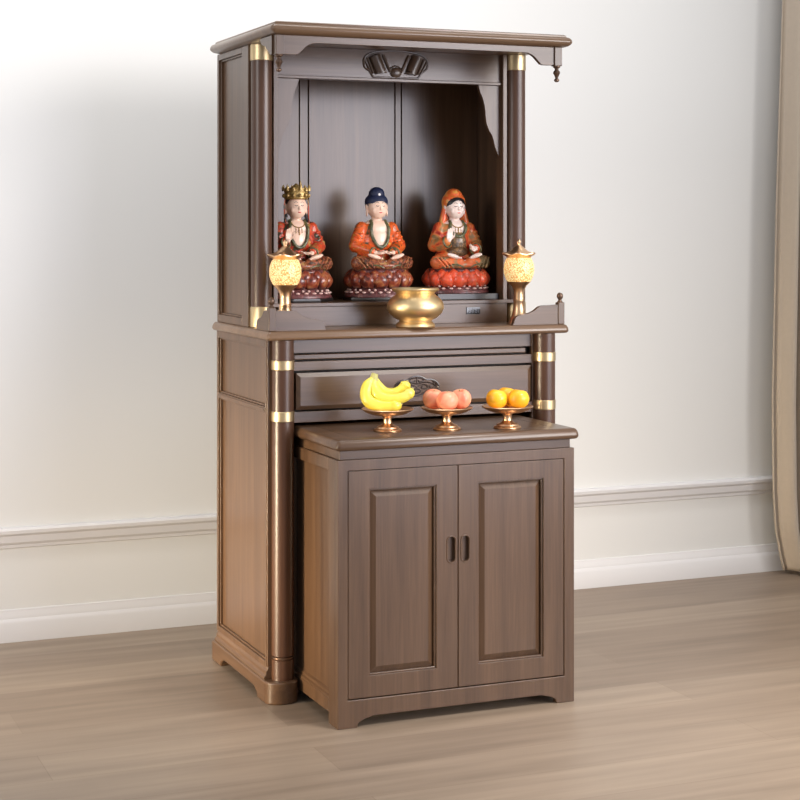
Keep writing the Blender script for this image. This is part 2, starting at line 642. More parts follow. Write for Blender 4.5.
# corner wings on the worktop: front panel, side panel, turned post
def wing(s):
    xo = 0.024 if s < 0 else 0.883
    f = -s
    cur = spline([(0.010, 0.062, 0), (0.040, 0.060, 0), (0.066, 0.058, 0), (0.085, 0.044, 0), (0.104, 0.036, 0), (0.128, 0.032, 0), (0.143, 0.024, 0), (0.149, 0.008, 0), (0.152, 0.0, 0)], 4)
    poly = [(xo + f * 0.008, 0.981)] + [(xo + f * (a), 0.981 + b * 0.90) for a, b, _ in cur]
    obj('front_wing', prism(bmesh.new(), poly, 'y', 0.013, 0.027), WH, A, 0.001)
    poly = [(0.022, 0.981)] + [(0.012 + a * 0.78, 0.981 + b * 0.90) for a, b, _ in cur]
    obj('side_wing', prism(bmesh.new(), poly, 'x', xo - 0.007, xo + 0.007), WD, A, 0.001)
    p = obj('wing_post', box(xo - 0.010, xo + 0.010, 0.010, 0.030, 0.981, 1.043), WV, A, 0.002)
    obj('knob', lathe(bmesh.new(), [(0.0085, 1.049), (0.006, 1.053), (0.0045, 1.056), (0.0075, 1.060), (0.0095, 1.066), (0.008, 1.072), (0.004, 1.0755), (0, 1.077)], (xo, 0.020, -0.006), 24), BRONZE, p)


wing(-1)
wing(1)

# upper hutch
side_panel(0.022, 0, 0.218, 0.516, 0.981, 1.757, 0.058, 0.016, 0.022, 0.018, [], -1)
side_panel(0.868, 0, 0.218, 0.516, 0.981, 1.757, 0.058, 0.016, 0.022, 0.018, [], 1)
for cxx in (0.055, 0.832):
    s = -1 if cxx < 0.4 else 1
    c = obj('upper_column', lathe(bmesh.new(), [(0.029, 0.981), (0.029, 1.757)], (cxx, 0.200, 0), 44), WC, A)
    obj('brass_cap', lathe(bmesh.new(), [(0.0291, 1.712), (0.0305, 1.7135), (0.0305, 1.756), (0.0291, 1.757)], (cxx, 0.200, 0), 44), BRASS, c)
    obj('brass_base', lathe(bmesh.new(), [(0.0291, 0.9815), (0.0305, 0.983), (0.0305, 1.036), (0.0291, 1.038)], (cxx, 0.200, 0), 44), BRASS, c)
    xa = cxx - s * 0.031
    xb = cxx - s * 0.045
    obj('inner_post', box(min(xa, xb), max(xa, xb), 0.190, 0.235, 0.981, 1.757), WV, A, 0.002)
obj('inner_side', box(0.044, 0.052, 0.232, 0.474, 0.981, 1.757), WV, A)
obj('inner_side', box(0.838, 0.846, 0.232, 0.474, 0.981, 1.757), WV, A)
# niche back: three wide boards and two narrow stiles with shadow gaps
for a, b in ((0.052, 0.2575), (0.2605, 0.2855), (0.2885, 0.5615), (0.5645, 0.5825), (0.5855, 0.838)):
    obj('niche_back_board', box(a, b, 0.470, 0.484, 1.00, 1.757), WV, A, 0.0012)
obj('back_board', box(0.042, 0.848, 0.488, 0.497, 0.981, 1.757), WV, A)
obj('niche_ceiling', box(0.052, 0.838, 0.250, 0.470, 1.740, 1.757), WH, A)

# frieze rail with scroll carving
fr = obj('frieze_rail', boxes((0.082, 0.801, 0.205, 0.225, 1.676, 1.757), (0.082, 0.801, 0.199, 0.228, 1.668, 1.676)), WH, A, 0.0012)
cx0, cz0 = 0.4555, 1.716
sb = bmesh.new()
ol = [(-0.098, 0.012), (-0.096, -0.008), (-0.080, -0.020), (-0.070, -0.034), (-0.055, -0.036), (0.055, -0.036), (0.070, -0.034), (0.080, -0.020), (0.096, -0.008), (0.098, 0.012), (0.085, 0.027), (0.055, 0.036), (0, 0.040), (-0.055, 0.036), (-0.085, 0.027)]
pts = spline([(a, b, 0) for a, b in ol + [ol[0]]], 4)[:-1]
tube(sb, [(cx0 + p[0], 0.2035, cz0 + p[1]) for p in pts], 0.0028, 8, closed=True)
for s in (-1, 1):
    # leaning scrolls with rolled ends
    tube(sb, [(cx0 + s * 0.066, 0.203, cz0 + 0.024), (cx0 + s * 0.046, 0.203, cz0 - 0.022)], 0.0165, 20)
    tube(sb, [(cx0 + s * 0.046, 0.203, cz0 - 0.022), (cx0 + s * 0.0455, 0.203, cz0 - 0.026)], 0.0175, 20)
    tube(sb, [(cx0 + s * 0.087, 0.203, cz0 + 0.018), (cx0 + s * 0.068, 0.203, cz0 - 0.026)], 0.0035, 8)
    tube(sb, [(cx0 + s * 0.095, 0.203, cz0 + 0.010), (cx0 + s * 0.077, 0.203, cz0 - 0.022)], 0.0025, 8)
    tube(sb, [(cx0 + s * 0.040, 0.203, cz0 + 0.028), (cx0 + s * 0.017, 0.203, cz0 - 0.020)], 0.0040, 8)
bmesh.ops.create_uvsphere(sb, u_segments=24, v_segments=12, radius=0.015, matrix=Matrix.Translation((cx0, 0.203, cz0 - 0.022)) @ Matrix.Diagonal((1.15, 0.5, 1, 1)))
tube(sb, [(cx0 + 0.019 * cos(a), 0.203, cz0 - 0.022 + 0.019 * sin(a)) for a in [pi * k / 12 for k in range(13)]], 0.0022, 8)
obj('scroll_carving', sb, CARVE if False else wood('walnut_carving', 'z', (0.055, 0.032, 0.021), (0.11, 0.066, 0.043), 0.32, 0.2), fr)

# brackets under the frieze
for s in (-1, 1):
    xo = 0.096 if s < 0 else 0.7885
    f = -s
    cur = spline([(0.072, 0.0, 0), (0.066, -0.020, 0), (0.056, -0.045, 0), (0.050, -0.075, 0), (0.047, -0.105, 0), (0.038, -0.130, 0), (0.026, -0.150, 0), (0.018, -0.180, 0), (0.008, -0.202, 0), (0.0, -0.210, 0)], 4)
    poly = [(xo, 1.668)] + [(xo + f * a, 1.668 + b) for a, b, _ in cur]
    obj('corner_bracket', prism(bmesh.new(), poly, 'y', 0.208, 0.222), WV, A, 0.0012)

# roof, valance, hanging posts
obj('roof', slab(bmesh.new(), -0.004, 0.880, -0.068, 0.512, 1.757, 1.792,
                 [(0.020, 0), (0.010, 0.10), (0.005, 0.20), (0.001, 0.32), (0, 0.42), (0.0008, 0.52), (0.0025, 0.61), (0.005, 0.69), (0.0085, 0.76), (0.0125, 0.80), (0.0145, 0.82), (0.0145, 0.93), (0.018, 1.0)]), WE, A, smooth=50)
cur = spline([(0.036, 1.707, 0), (0.072, 1.707, 0), (0.085, 1.716, 0), (0.100, 1.730, 0), (0.120, 1.738, 0), (0.16, 1.739, 0)], 5)
L = [(a, b) for a, b, _ in cur]
Rr = [(0.866 - a, b) for a, b in reversed(L)]
poly = [(0.036, 1.757)] + L + Rr + [(0.830, 1.757)]
obj('valance', prism(bmesh.new(), poly, 'y', -0.046, -0.032), WH, A, 0.001)
for s in (-1, 1):
    xc = 0.025 if s < 0 else 0.841
    p = obj('hanging_post', box(xc - 0.0115, xc + 0.0115, -0.051, -0.028, 1.705, 1.757), WV, A, 0.0015)
    obj('finial', lathe(bmesh.new(), [(0.010, 1.7055), (0.0105, 1.702), (0.006, 1.699), (0.005, 1.695), (0.009, 1.690), (0.010, 1.686), (0.007, 1.680), (0.0045, 1.674), (0.004, 1.671), (0.0075, 1.667), (0.0075, 1.664), (0.004, 1.661), (0, 1.660)], (xc, -0.0395, 0), 24), BRONZE, p)
    cur = spline([(-0.028, 1.707, 0), (-0.015, 1.707, 0), (0.005, 1.718, 0), (0.028, 1.733, 0), (0.052, 1.738, 0), (0.064, 1.745, 0), (0.075, 1.757, 0)], 5)
    obj('side_valance', prism(bmesh.new(), [(-0.028, 1.757)] + [(a, b) for a, b, _ in cur][:-1] + [(0.075, 1.757)], 'x', xc - 0.016, xc - 0.003) if s < 0 else prism(bmesh.new(), [(-0.028, 1.757)] + [(a, b) for a, b, _ in cur][:-1] + [(0.075, 1.757)], 'x', xc + 0.003, xc + 0.016), WD, A, 0.001)

# statue platform with a small control panel
pf = obj('platform', boxes((0.053, 0.837, 0.172, 0.469, 1.036, 1.046), (0.096, 0.787, 0.176, 0.190, 0.981, 1.036)), WH, A, 0.0012)
cp = obj('control_panel', box(0.663, 0.706, 0.1735, 0.178, 1.006, 1.026), plain('black_gloss', (0.012, 0.012, 0.014), 0.15, coat=0.6), pf, 0.0008)
gl = bmesh.new()
g0 = plain('display_segments', (0.16, 0.165, 0.19), 0.5)
for i, xx in enumerate((0.670, 0.680, 0.690)):
    for (a, b, c, d) in ((0, 0.006, 0.0115, 0.0125), (0, 0.006, 0.0055, 0.0065), (0, 0.006, 0, 0.001), (0, 0.001, 0, 0.0125), (0.005, 0.006, 0, 0.0125)):
        bx(gl, xx + a, xx + b, 0.1730, 0.1736, 1.0098 + c, 1.0098 + d)
bx(gl, 0.7000, 0.7012, 0.1730, 0.1736, 1.0098, 1.0223)
obj('display', gl, g0, cp)

# ------------------------------------------------------------------ the small pull-out cabinet in front
N = empty('low_cabinet', (0.435, -0.08, 0), 'low walnut two-door cabinet pulled out from under the drawer, carrying three fruit dishes', 'cabinet')
fy = -0.272
x0, x1 = 0.102, 0.770
# carcass side panels
for s in (-1, 1):
    xo = x0 if s < 0 else x1
    i = -s
    def S(a, b):
        return (min(xo + i * a, xo + i * b), max(xo + i * a, xo + i * b))
    bm = bmesh.new()
    yb = 0.110
    bx(bm, *S(0, 0.018), fy + 0.020, fy + 0.066, 0.0, 0.672)
    bx(bm, *S(0, 0.018), yb - 0.04, yb, 0.0, 0.672)
    bx(bm, *S(0, 0.018), fy + 0.066, yb - 0.04, 0.640, 0.672)
    bx(bm, *S(0, 0.018), fy + 0.066, yb - 0.04, 0.028, 0.062)
    o = obj('side_panel', bm, WV, N, 0.0015)
    obj('inset_board', box(*S(0.010, 0.015), fy + 0.062, yb - 0.036, 0.058, 0.644), WV, o)
    obj('base_moulding', prism(bmesh.new(), [(xo + i * 0.001, 0.062), (xo + i * 0.001, 0.068), (xo + i * 0.005, 0.071), (xo + i * 0.005, 0.078), (xo + i * 0.010, 0.082), (xo + i * 0.0101, 0.062)], 'y', fy + 0.066, yb - 0.04), WD, o)
obj('back_board', box(x0 + 0.018, x1 - 0.018, 0.098, 0.108, 0.03, 0.672), WV, N)
obj('bottom_board', box(x0 + 0.018, x1 - 0.018, fy + 0.02, 0.098, 0.045, 0.060), WH, N)
# face frame
fm = bmesh.new()
frame_xz(fm, x0, x1, 0.0, 0.672, 0.027, 0.029, 0.070, 0.027, fy, fy + 0.020)
ff = obj('face_frame', fm, WV, N)
cut(ff, prism(bmesh.new(), [(0.15, -0.01), (0.158, 0.012), (0.175, 0.020), (0.20, 0.026), (0.672, 0.026), (0.697, 0.020), (0.714, 0.012), (0.722, -0.01)], 'y', fy - 0.1, fy + 0.1))
_b = ff.modifiers.new('bevel', 'BEVEL')
_b.width = 0.0015
_b.segments = 2
_b.limit_method = 'ANGLE'
_b.angle_limit = radians(50)
_b.harden_normals = True
# fascia and top
obj('fascia', box(x0 + 0.008, x1 - 0.008, fy + 0.008, 0.108, 0.672, 0.697), WH, N, 0.0015)
tp = obj('tabletop', slab(bmesh.new(), 0.0935, 0.779, -0.288, 0.140, 0.696, 0.7245), WH, N, smooth=50)
# shallow inlaid line of the tabletop
obj('inlay_line', boxes((0.150, 0.722, -0.239, -0.2375, 0.7240, 0.7248), (0.150, 0.1515, -0.2375, 0.12, 0.7240, 0.7248), (0.7205, 0.722, -0.2375, 0.12, 0.7240, 0.7248)), CARVE, tp)
# doors
for s, (da, db) in ((-1, (0.1305, 0.4320)), (1, (0.4340, 0.7395))):
    z0, z1 = 0.0725, 0.6435
    dm = bmesh.new()
    frame_xz(dm, da, db, z0, z1, 0.056, 0.060, 0.054, 0.047, fy + 0.0015, fy + 0.020)
    d = obj('door', dm, WV, N, 0.0015)
    # finger-pull recess
    hx = 0.4135 if s < 0 else 0.4530
    hp = []
    for k in range(9):
        a = pi * k / 8
        hp.append((hx + 0.0105 * cos(a), 0.450 + 0.0105 * sin(a)))
    for k in range(9):
        a = pi + pi * k / 8
        hp.append((hx + 0.0105 * cos(a), 0.406 + 0.0105 * sin(a)))
    mods = [(m.width, m.segments) for m in d.modifiers]
    d.modifiers.clear()
    cut(d, prism(bmesh.new(), hp, 'y', fy - 0.01, fy + 0.013))
    b = d.modifiers.new('bevel', 'BEVEL')
    b.width = 0.0012
    b.segments = 2
    b.limit_method = 'ANGLE'
    b.angle_limit = radians(50)
    b.harden_normals = True
    # moulded lip round the recess
    lip = [(hx + (x - hx) * 1.15, fy + 0.001, 0.428 + (z - 0.428) * 1.05) for x, z in hp]
    obj('finger_pull', tube(bmesh.new(), lip, 0.0016, 8, closed=True), WV, d)
    pa, pb = da + 0.056, db - 0.060
    # ogee bead inside the frame, then the raised field
    bd = bmesh.new()
    frame_xz(bd, pa - 0.001, pb + 0.001, z0 + 0.053, z1 - 0.046, 0.006, 0.006, 0.006, 0.006, fy + 0.006, fy + 0.016)
    obj('bead', bd, WV, d, 0.002)
    obj('raised_field', raised_panel(bmesh.new(), pa + 0.004, pb - 0.004, z0 + 0.058, z1 - 0.051, fy + 0.015, 0.017, 0.0080, 0.004), WV, d, smooth=12)

# ------------------------------------------------------------------ incense bowl
prof = [(0, 0), (0.052, 0), (0.055, 0.004), (0.053, 0.010), (0.045, 0.016), (0.046, 0.020), (0.058, 0.026), (0.072, 0.038), (0.0785, 0.052), (0.078, 0.064), (0.070, 0.078), (0.057, 0.088), (0.053, 0.092),
        (0.055, 0.096), (0.064, 0.100), (0.066, 0.104), (0.064, 0.108), (0.058, 0.108), (0.052, 0.102), (0.049, 0.094), (0.060, 0.080), (0.068, 0.060), (0.060, 0.035), (0, 0.024)]
bw = obj('incense_bowl', lathe(bmesh.new(), prof, (0, 0, 0), 64), GOLD, smooth=40)
bw.location = (0.446, 0.040, 0.981)
bw['label'] = 'round polished gold incense bowl on the worktop in front of the middle statue'
bw['category'] = 'bowl'

# ------------------------------------------------------------------ lotus lamps
LAMPMAT, nt, b = new_mat('lattice_globe')
tc = nt.nodes.new('ShaderNodeTexCoord')
ck = nt.nodes.new('ShaderNodeTexVoronoi')
ck.inputs['Scale'].default_value = 330
rp = nt.nodes.new('ShaderNodeValToRGB')
rp.color_ramp.elements[0].position = 0.30
rp.color_ramp.elements[0].color = (1.0, 0.80, 0.42, 1)
rp.color_ramp.elements[1].position = 0.60
rp.color_ramp.elements[1].color = (0.55, 0.28, 0.07, 1)
nt.links.new(tc.outputs['Object'], ck.inputs['Vector'])
nt.links.new(ck.outputs['Distance'], rp.inputs['Fac'])
nt.links.new(rp.outputs['Color'], b.inputs['Base Color'])
nt.links.new(rp.outputs['Color'], b.inputs['Emission Color'])
b.inputs['Emission Strength'].default_value = 0.75
b.inputs['Roughness'].default_value = 0.35


def lamp(loc, label):
    t = empty('altar_lamp', loc, label, 'lamp', 'pair of gold altar lamps')
    c = loc
    obj('stem', lathe(bmesh.new(), [(0.031, 0), (0.031, 0.004), (0.027, 0.010), (0.020, 0.026), (0.0165, 0.045), (0.0155, 0.062), (0.0165, 0.064), (0.0165, 0.067), (0.0150, 0.069), (0.0145, 0.088), (0.0165, 0.098), (0.022, 0.108), (0.030, 0.115), (0.033, 0.120)], c, 40), COPPER, t)
    obj('globe', lathe(bmesh.new(), [(0.033, 0.120), (0.0385, 0.130), (0.0425, 0.143), (0.0435, 0.156), (0.0420, 0.170), (0.0375, 0.182), (0.034, 0.188)], c, 48), LAMPMAT, t, label='glowing pale gold lattice globe')
    # little hexagonal lid with upturned brim
    bm = bmesh.new()
    rings = []
    for r, z, up in ((0.034, 0.188, 0), (0.037, 0.192, 0), (0.048, 0.198, 0.0022), (0.0475, 0.2005, 0.0022), (0.034, 0.203, 0.001), (0.022, 0.210, 0), (0.012, 0.219, 0), (0.0055, 0.224, 0)):
        rings.append([bm.verts.new((c[0] + r * (1 + 0.06 * cos(6 * a) * (up > 0)) * cos(a), c[1] + r * (1 + 0.06 * cos(6 * a) * (up > 0)) * sin(a), c[2] + z + up * cos(6 * a))) for a in [2 * pi * k / 48 for k in range(48)]])
    for a, b_ in zip(rings, rings[1:]):
        for k in range(48):
            bm.faces.new((a[k], a[(k + 1) % 48], b_[(k + 1) % 48], b_[k]))
    bm.faces.new(list(reversed(rings[0])))
    bm.faces.new(rings[-1])
    ld = obj('lid', bm, COPPER, t)
    obj('knob', lathe(bmesh.new(), [(0.0050, 0.223), (0.0045, 0.227), (0.0065, 0.231), (0.0062, 0.235), (0.0035, 0.239), (0, 0.242)], c, 20), COPPER, ld)
    return t


lamp((0.085, 0.085, 0.981), 'gold altar lamp with glowing lattice globe, before the left column and the crowned statue')
lamp((0.786, 0.085, 0.981), 'gold altar lamp with glowing lattice globe, before the right column of the cabinet')

# ------------------------------------------------------------------ offering dishes and fruit
TZ = 0.7245


def dish(loc, label):
    t = empty('fruit_dish', loc, label, 'dish', 'gold offering dishes on the low cabinet')
    obj('foot', lathe(bmesh.new(), [(0.036, 0), (0.037, 0.003), (0.035, 0.006), (0.030, 0.008), (0.028, 0.012), (0.018, 0.016), (0.012, 0.021), (0.0105, 0.030), (0.0125, 0.036), (0.018, 0.040)], loc, 44), COPPER, t)
    obj('plate', lathe(bmesh.new(), [(0.018, 0.040), (0.040, 0.043), (0.056, 0.049), (0.067, 0.056), (0.0685, 0.058), (0.067, 0.0595), (0.054, 0.054), (0.038, 0.049), (0, 0.047)], loc, 56), COPPER, t)
    return t


DB = (0.286, -0.150, TZ)
DP = (0.442, -0.180, TZ)
DO = (0.603, -0.212, TZ)
dish(DB, 'gold footed dish under the banana bunch, leftmost of three on the low cabinet')
dish(DP, 'gold footed dish holding pink peaches, middle one on the low cabinet')
dish(DO, 'gold footed dish holding orange-yellow fruit, rightmost on the low cabinet')

# camera-right direction in the floor plane used only to lay the fruit out facing the room
PEACH = painted('peach_skin', [(0.34, (0.82, 0.17, 0.09)), (0.50, (0.88, 0.30, 0.17)), (0.68, (0.92, 0.46, 0.27))], 22, 1.3, 0.5, bump=0.02)
ORANGE = painted('apricot_skin', [(0.30, (0.88, 0.36, 0.01)), (0.55, (0.93, 0.50, 0.015)), (0.8, (0.95, 0.60, 0.05))], 16, 4.0, 0.42, bump=0.05)
BANANA = painted('banana_skin', [(0.30, (0.76, 0.60, 0.05)), (0.55, (0.84, 0.72, 0.10)), (0.8, (0.88, 0.80, 0.20))], 14, 2.0, 0.4, bump=0.02)
TIP = plain('banana_tip', (0.35, 0.30, 0.12), 0.6)


def fruit_mesh(name, r, cleft, mat):
    bm = bmesh.new()
    bmesh.ops.create_uvsphere(bm, u_segments=40, v_segments=24, radius=r)
    for v in bm.verts:
        x, y, z = v.co
        a = math.atan2(y, x)
        d = max(0, z / r)
        dimple = 0.20 * math.exp(-((x * x + y * y) / (0.35 * r) ** 2))
        v.co.z = z * 0.95 - (r * dimple if z > 0 else -r * dimple * 0.4)
        g = cleft * math.exp(-(min(abs(a), 2 * pi - abs(a)) / 0.22) ** 2) * (1 - abs(z / r) ** 3)
        v.co.x *= 1 - g
        v.co.y *= 1 - g
    o = obj(name, bm, mat, smooth=80)
    return o


def put(o, loc, rot, label, cat, group):
    o.location = loc
    o.rotation_euler = rot
    o['label'] = label
    o['category'] = cat
    o['group'] = group


def polar(c, du, dv):
    """offset from a dish centre: du along its front-right, dv away from the room"""
    ca, sa = cos(0.3948), sin(0.3948)
    return (c[0] + du * ca + dv * sa, c[1] - du * sa + dv * ca)


p0 = fruit_mesh('peach', 0.0287, 0.07, PEACH)
stalk = obj('stalk', tube(bmesh.new(), [(0, 0, 0.019), (0.001, 0, 0.0255)], 0.0015, 6), TIP, p0)
lab = ['pink peach at the left side of the middle dish', 'pink peach at the front of the middle dish', 'redder pink peach at the right rear of the middle dish']
for i, (du, dv) in enumerate(((-0.035, 0.010), (0.000, -0.036), (0.036, 0.012))):
    q = p0 if i == 0 else dup(p0, (0, 0, 0))
    x, y = polar(DP, du, dv)
    put(q, (x, y, TZ + 0.0795), (0.15 * (i - 1), 0.2 * (i - 1), 2.2 + 1.1 * i), lab[i], 'peach', 'peaches on the middle dish')
o0 = fruit_mesh('orange', 0.0284, 0.0, ORANGE)
obj('stalk', lathe(bmesh.new(), [(0.0035, 0.0205), (0.0035, 0.0218), (0, 0.0228)], (0, 0, 0), 8), TIP, o0)
lab = ['orange-yellow round fruit at the left of the right-hand dish', 'orange-yellow round fruit at the right front of the right-hand dish', 'orange-yellow round fruit behind the other two on the right-hand dish']
for i, (du, dv, dz) in enumerate(((-0.029, -0.014, 0), (0.0285, -0.014, 0), (0.000, 0.0365, 0))):
    q = o0 if i == 0 else dup(o0, (0, 0, 0))
    x, y = polar(DO, du, dv)
    put(q, (x, y, TZ + 0.0790 + dz), (0.1 * i, 0.15, 0.7 * i), lab[i], 'orange', 'oranges on the right dish')

bt = empty('banana_bunch', (DB[0], DB[1], TZ + 0.055), 'bunch of bright yellow bananas on the left gold dish, stem up at left', 'bananas')


def banana(path, r):
    pts = spline(path, 6)
    n = len(pts)
    rr = []
    for i in range(n):
        t = i / (n - 1)
        if t < 0.14:
            q = 0.42 + 0.45 * (t / 0.14) ** 1.2
        elif t > 0.82:
            q = 1.0 - 0.70 * ((t - 0.82) / 0.18) ** 1.6
        else:
            q = 0.87 + 0.13 * sin(pi * (t - 0.14) / 0.68)
        rr.append(r * q)
    bm = tube(bmesh.new(), pts, rr, 10)
    o = obj('banana', bm, BANANA, bt, smooth=80)
    e = Vector(pts[-1])
    d = (e - Vector(pts[-3])).normalized()
    obj('tip', tube(bmesh.new(), [tuple(e - d * 0.001), tuple(e + d * 0.0035)], [r * 0.30, r * 0.2], 8), TIP, o)


def bp(u, w, z):
    x, y = polar(DB, (u * 1.10) - 0.004, w)
    return (x, y, TZ + 0.058 + (z - 0.058) * 0.90)


banana([bp(-0.031, 0.000, 0.146), bp(-0.044, -0.006, 0.125), bp(-0.047, -0.012, 0.098), bp(-0.036, -0.020, 0.078), bp(-0.010, -0.026, 0.069), bp(0.020, -0.030, 0.070), bp(0.036, -0.030, 0.076)], 0.0165)
banana([bp(-0.028, 0.000, 0.147), bp(-0.029, -0.004, 0.122), bp(-0.017, -0.014, 0.098), bp(0.008, -0.020, 0.088), bp(0.036, -0.024, 0.092), bp(0.054, -0.022, 0.104), bp(0.062, -0.020, 0.118)], 0.0155)
banana([bp(-0.026, 0.004, 0.147), bp(-0.018, 0.008, 0.122), bp(-0.002, 0.006, 0.104), bp(0.020, 0.002, 0.102), bp(0.036, 0.000, 0.112), bp(0.046, 0.000, 0.127), bp(0.050, 0.000, 0.137)], 0.0150)
banana([bp(-0.027, 0.008, 0.146), bp(-0.040, 0.018, 0.120), bp(-0.038, 0.024, 0.092), bp(-0.015, 0.028, 0.075), bp(0.015, 0.028, 0.074), bp(0.036, 0.026, 0.082)], 0.0155)
obj('stem', tube(bmesh.new(), [bp(-0.029, 0.003, 0.139), bp(-0.028, 0.003, 0.152), bp(-0.026, 0.004, 0.160)], [0.0125, 0.0100, 0.0085], 12), plain('banana_stem', (0.50, 0.46, 0.16), 0.6), bt)

# ------------------------------------------------------------------ the three seated statues
SKIN = plain('painted_skin', (0.90, 0.62, 0.47), 0.35, 0, 0.02, 20, 0.3)
SKIN2 = plain('painted_pale_skin', (0.90, 0.72, 0.64), 0.35, 0, 0.02, 20, 0.3)
EYE = plain('painted_line', (0.06, 0.03, 0.025), 0.4)
LIP = plain('painted_lips', (0.62, 0.06, 0.05), 0.4)
NAVY = plain('navy_hair', (0.008, 0.014, 0.050), 0.5, bump=0.9, scale=260)
BLACKH = plain('black_hair', (0.012, 0.009, 0.010), 0.35, bump=0.5, scale=200)
GOLDP = painted('gilt_paint', [(0.3, (0.16, 0.09, 0.03)), (0.5, (0.50, 0.32, 0.10)), (0.75, (0.72, 0.52, 0.22))], 120, 0.3, 0.35, 0.5, 0.6)
GREENTRIM = painted('green_trim', [(0.35, (0.045, 0.055, 0.025)), (0.6, (0.14, 0.13, 0.05)), (0.8, (0.3, 0.2, 0.06))], 120, 0.6)
PEARL = plain('pearl_paint', (0.80, 0.55, 0.48), 0.3, 0, coat=0.5)
PLINTH = plain('black_plinth', (0.018, 0.013, 0.012), 0.35, coat=0.2)
BEADM = plain('necklace_gold', (0.42, 0.25, 0.08), 0.35, 0.6)


def ell(bm, c, r, rot=None):
    m = Matrix.Translation(c)
    if rot:
        m = m @ Matrix.Rotation(rot[0], 4, rot[1])
    bmesh.ops.create_uvsphere(bm, u_segments=24, v_segments=14, radius=1.0, matrix=m @ Matrix.Diagonal((r[0], r[1], r[2], 1)))


def capsule(bm, a, b, ra, rb, n=7):
    a, b = Vector(a), Vector(b)
    for i in range(n + 1):
        t = i / n
        r = ra + (rb - ra) * t
        bmesh.ops.create_icosphere(bm, subdivisions=2, radius=r, matrix=Matrix.Translation(a.lerp(b, t)))


def remeshed(name, bm, voxel, mat, parent, it=3, deletef=None):
    me = bpy.data.meshes.new(name)
    bm.to_mesh(me)
    bm.free()
    o = bpy.data.objects.new(name, me)
    COL.objects.link(o)
    m = o.modifiers.new('r', 'REMESH')
    m.mode = 'VOXEL'
    m.voxel_size = voxel
    m.use_smooth_shade = True
    s = o.modifiers.new('s', 'SMOOTH')
    s.factor = 0.5
    s.iterations = it
    bpy.context.view_layer.update()
    apply_mods(o)
    b = bmesh.new()
    b.from_mesh(o.data)
    bvh = BVHTree.FromBMesh(b)
    if deletef:
        b.normal_update()
        bad = [f for f in b.faces if deletef(f.calc_center_median(), f.normal)]
        bmesh.ops.delete(b, geom=bad, context='FACES')
        b.to_mesh(o.data)
    b.free()
    o.data.materials.clear()
    o.data.materials.append(mat)
    o.data.shade_smooth()
    o.parent = parent
    return o, bvh


def onto(bvh, x, z, lift=0.0):
    h = bvh.ray_cast(Vector((x, -0.5, z)), Vector((0, 1, 0)))
    return Vector((x, (h[0].y if h[0] else 0) - lift, z))


def local(name, bm, mat, parent, smooth=60, bevel=0):
    """a part given in the thing's own coordinates"""
    off = world_off(parent)
    bmesh.ops.translate(bm, verts=bm.verts, vec=off)
    return obj(name, bm, mat, parent, bevel=bevel, smooth=smooth)


def petal(bm, ang, r, z, w, h, bulge, ky, up=1):
    """plump lotus petal leaning out from the seat"""
    n, m = 6, 6
    grid = []
    for i in range(m + 1):
        t = i / m
        ww = w * (sin(pi * min(1, 0.16 + 0.84 * t)) ** 0.6) if t < 1 else 0.05 * w
        row = []
        for j in range(n + 1):
            u = -1 + 2 * j / n
            rr = r + bulge * sin(pi * (0.12 + 0.80 * t)) * (1 - 0.55 * u * u)
            a = ang + u * ww / r
            row.append(bm.verts.new((rr * cos(a), ky * rr * sin(a), z + up * h * t)))
        grid.append(row)
    for i in range(m):
        for j in range(n):
            bm.faces.new((grid[i][j], grid[i][j + 1], grid[i + 1][j + 1], grid[i + 1][j]))


def hand(bm, wrist, direction, palmn, side, L=0.030, curl=0.4, fr=0.0024):
    """palm, four curled fingers and a thumb; side = +1/-1 picks the thumb side"""
    d = Vector(direction).normalized()
    nrm = Vector(palmn)
    nrm = (nrm - d * nrm.dot(d)).normalized()
    w = d.cross(nrm) * side
    c = Vector(wrist)
    for i in range(4):
        off = (i - 1.5) * 0.0048
        base = c + d * (L * 0.10) + w * off * 0.7
        k = c + d * (L * 0.48) + w * off
        capsule(bm, base, k, 0.0036, 0.0030, 4)
        l = L * (0.50, 0.60, 0.56, 0.44)[i]
        k1 = k + (d * cos(curl * 0.5) + nrm * sin(curl * 0.5)) * l * 0.5
        k2 = k1 + (d * cos(curl * 1.5) + nrm * sin(curl * 1.5)) * l * 0.5
        capsule(bm, k, k1, fr, fr * 0.95, 4)
        capsule(bm, k1, k2, fr * 0.95, fr * 0.8, 4)
    t0 = c + d * (L * 0.15) - w * 0.007
    t1 = t0 + (d * 0.7 - w * 0.6 + nrm * 0.35).normalized() * L * 0.30
    t2 = t1 + (d * 0.95 + nrm * 0.3).normalized() * L * 0.24
    capsule(bm, t0, t1, 0.0034, 0.0028, 4)
    capsule(bm, t1, t2, 0.0028, 0.0024, 4)


def face(parent, bvh, hz, hy, s=1.0):
    e = bmesh.new()
    for sd in (-1, 1):
        tube(e, [onto(bvh, sd * s * (0.0045 + 0.0085 * t / 6), hz + 0.0035 - 0.0018 * sin(pi * t / 6), -0.0002) for t in range(7)], 0.0010, 6)
        tube(e, [onto(bvh, sd * s * (0.0038 + 0.0110 * t / 6), hz + 0.0105 + 0.0026 * sin(pi * t / 6), -0.0003) for t in range(7)], 0.0007, 6)
    local('eye_lines', e, EYE, parent)
    l = bmesh.new()
    tube(l, [onto(bvh, s * (-0.0050 + 0.0100 * t / 6), hz - 0.0158 - 0.0009 * sin(pi * t / 6), 0.0) for t in range(7)], [0.0007, 0.0014, 0.0019, 0.0016, 0.0019, 0.0014, 0.0007], 6)
    local('lips', l, LIP, parent)


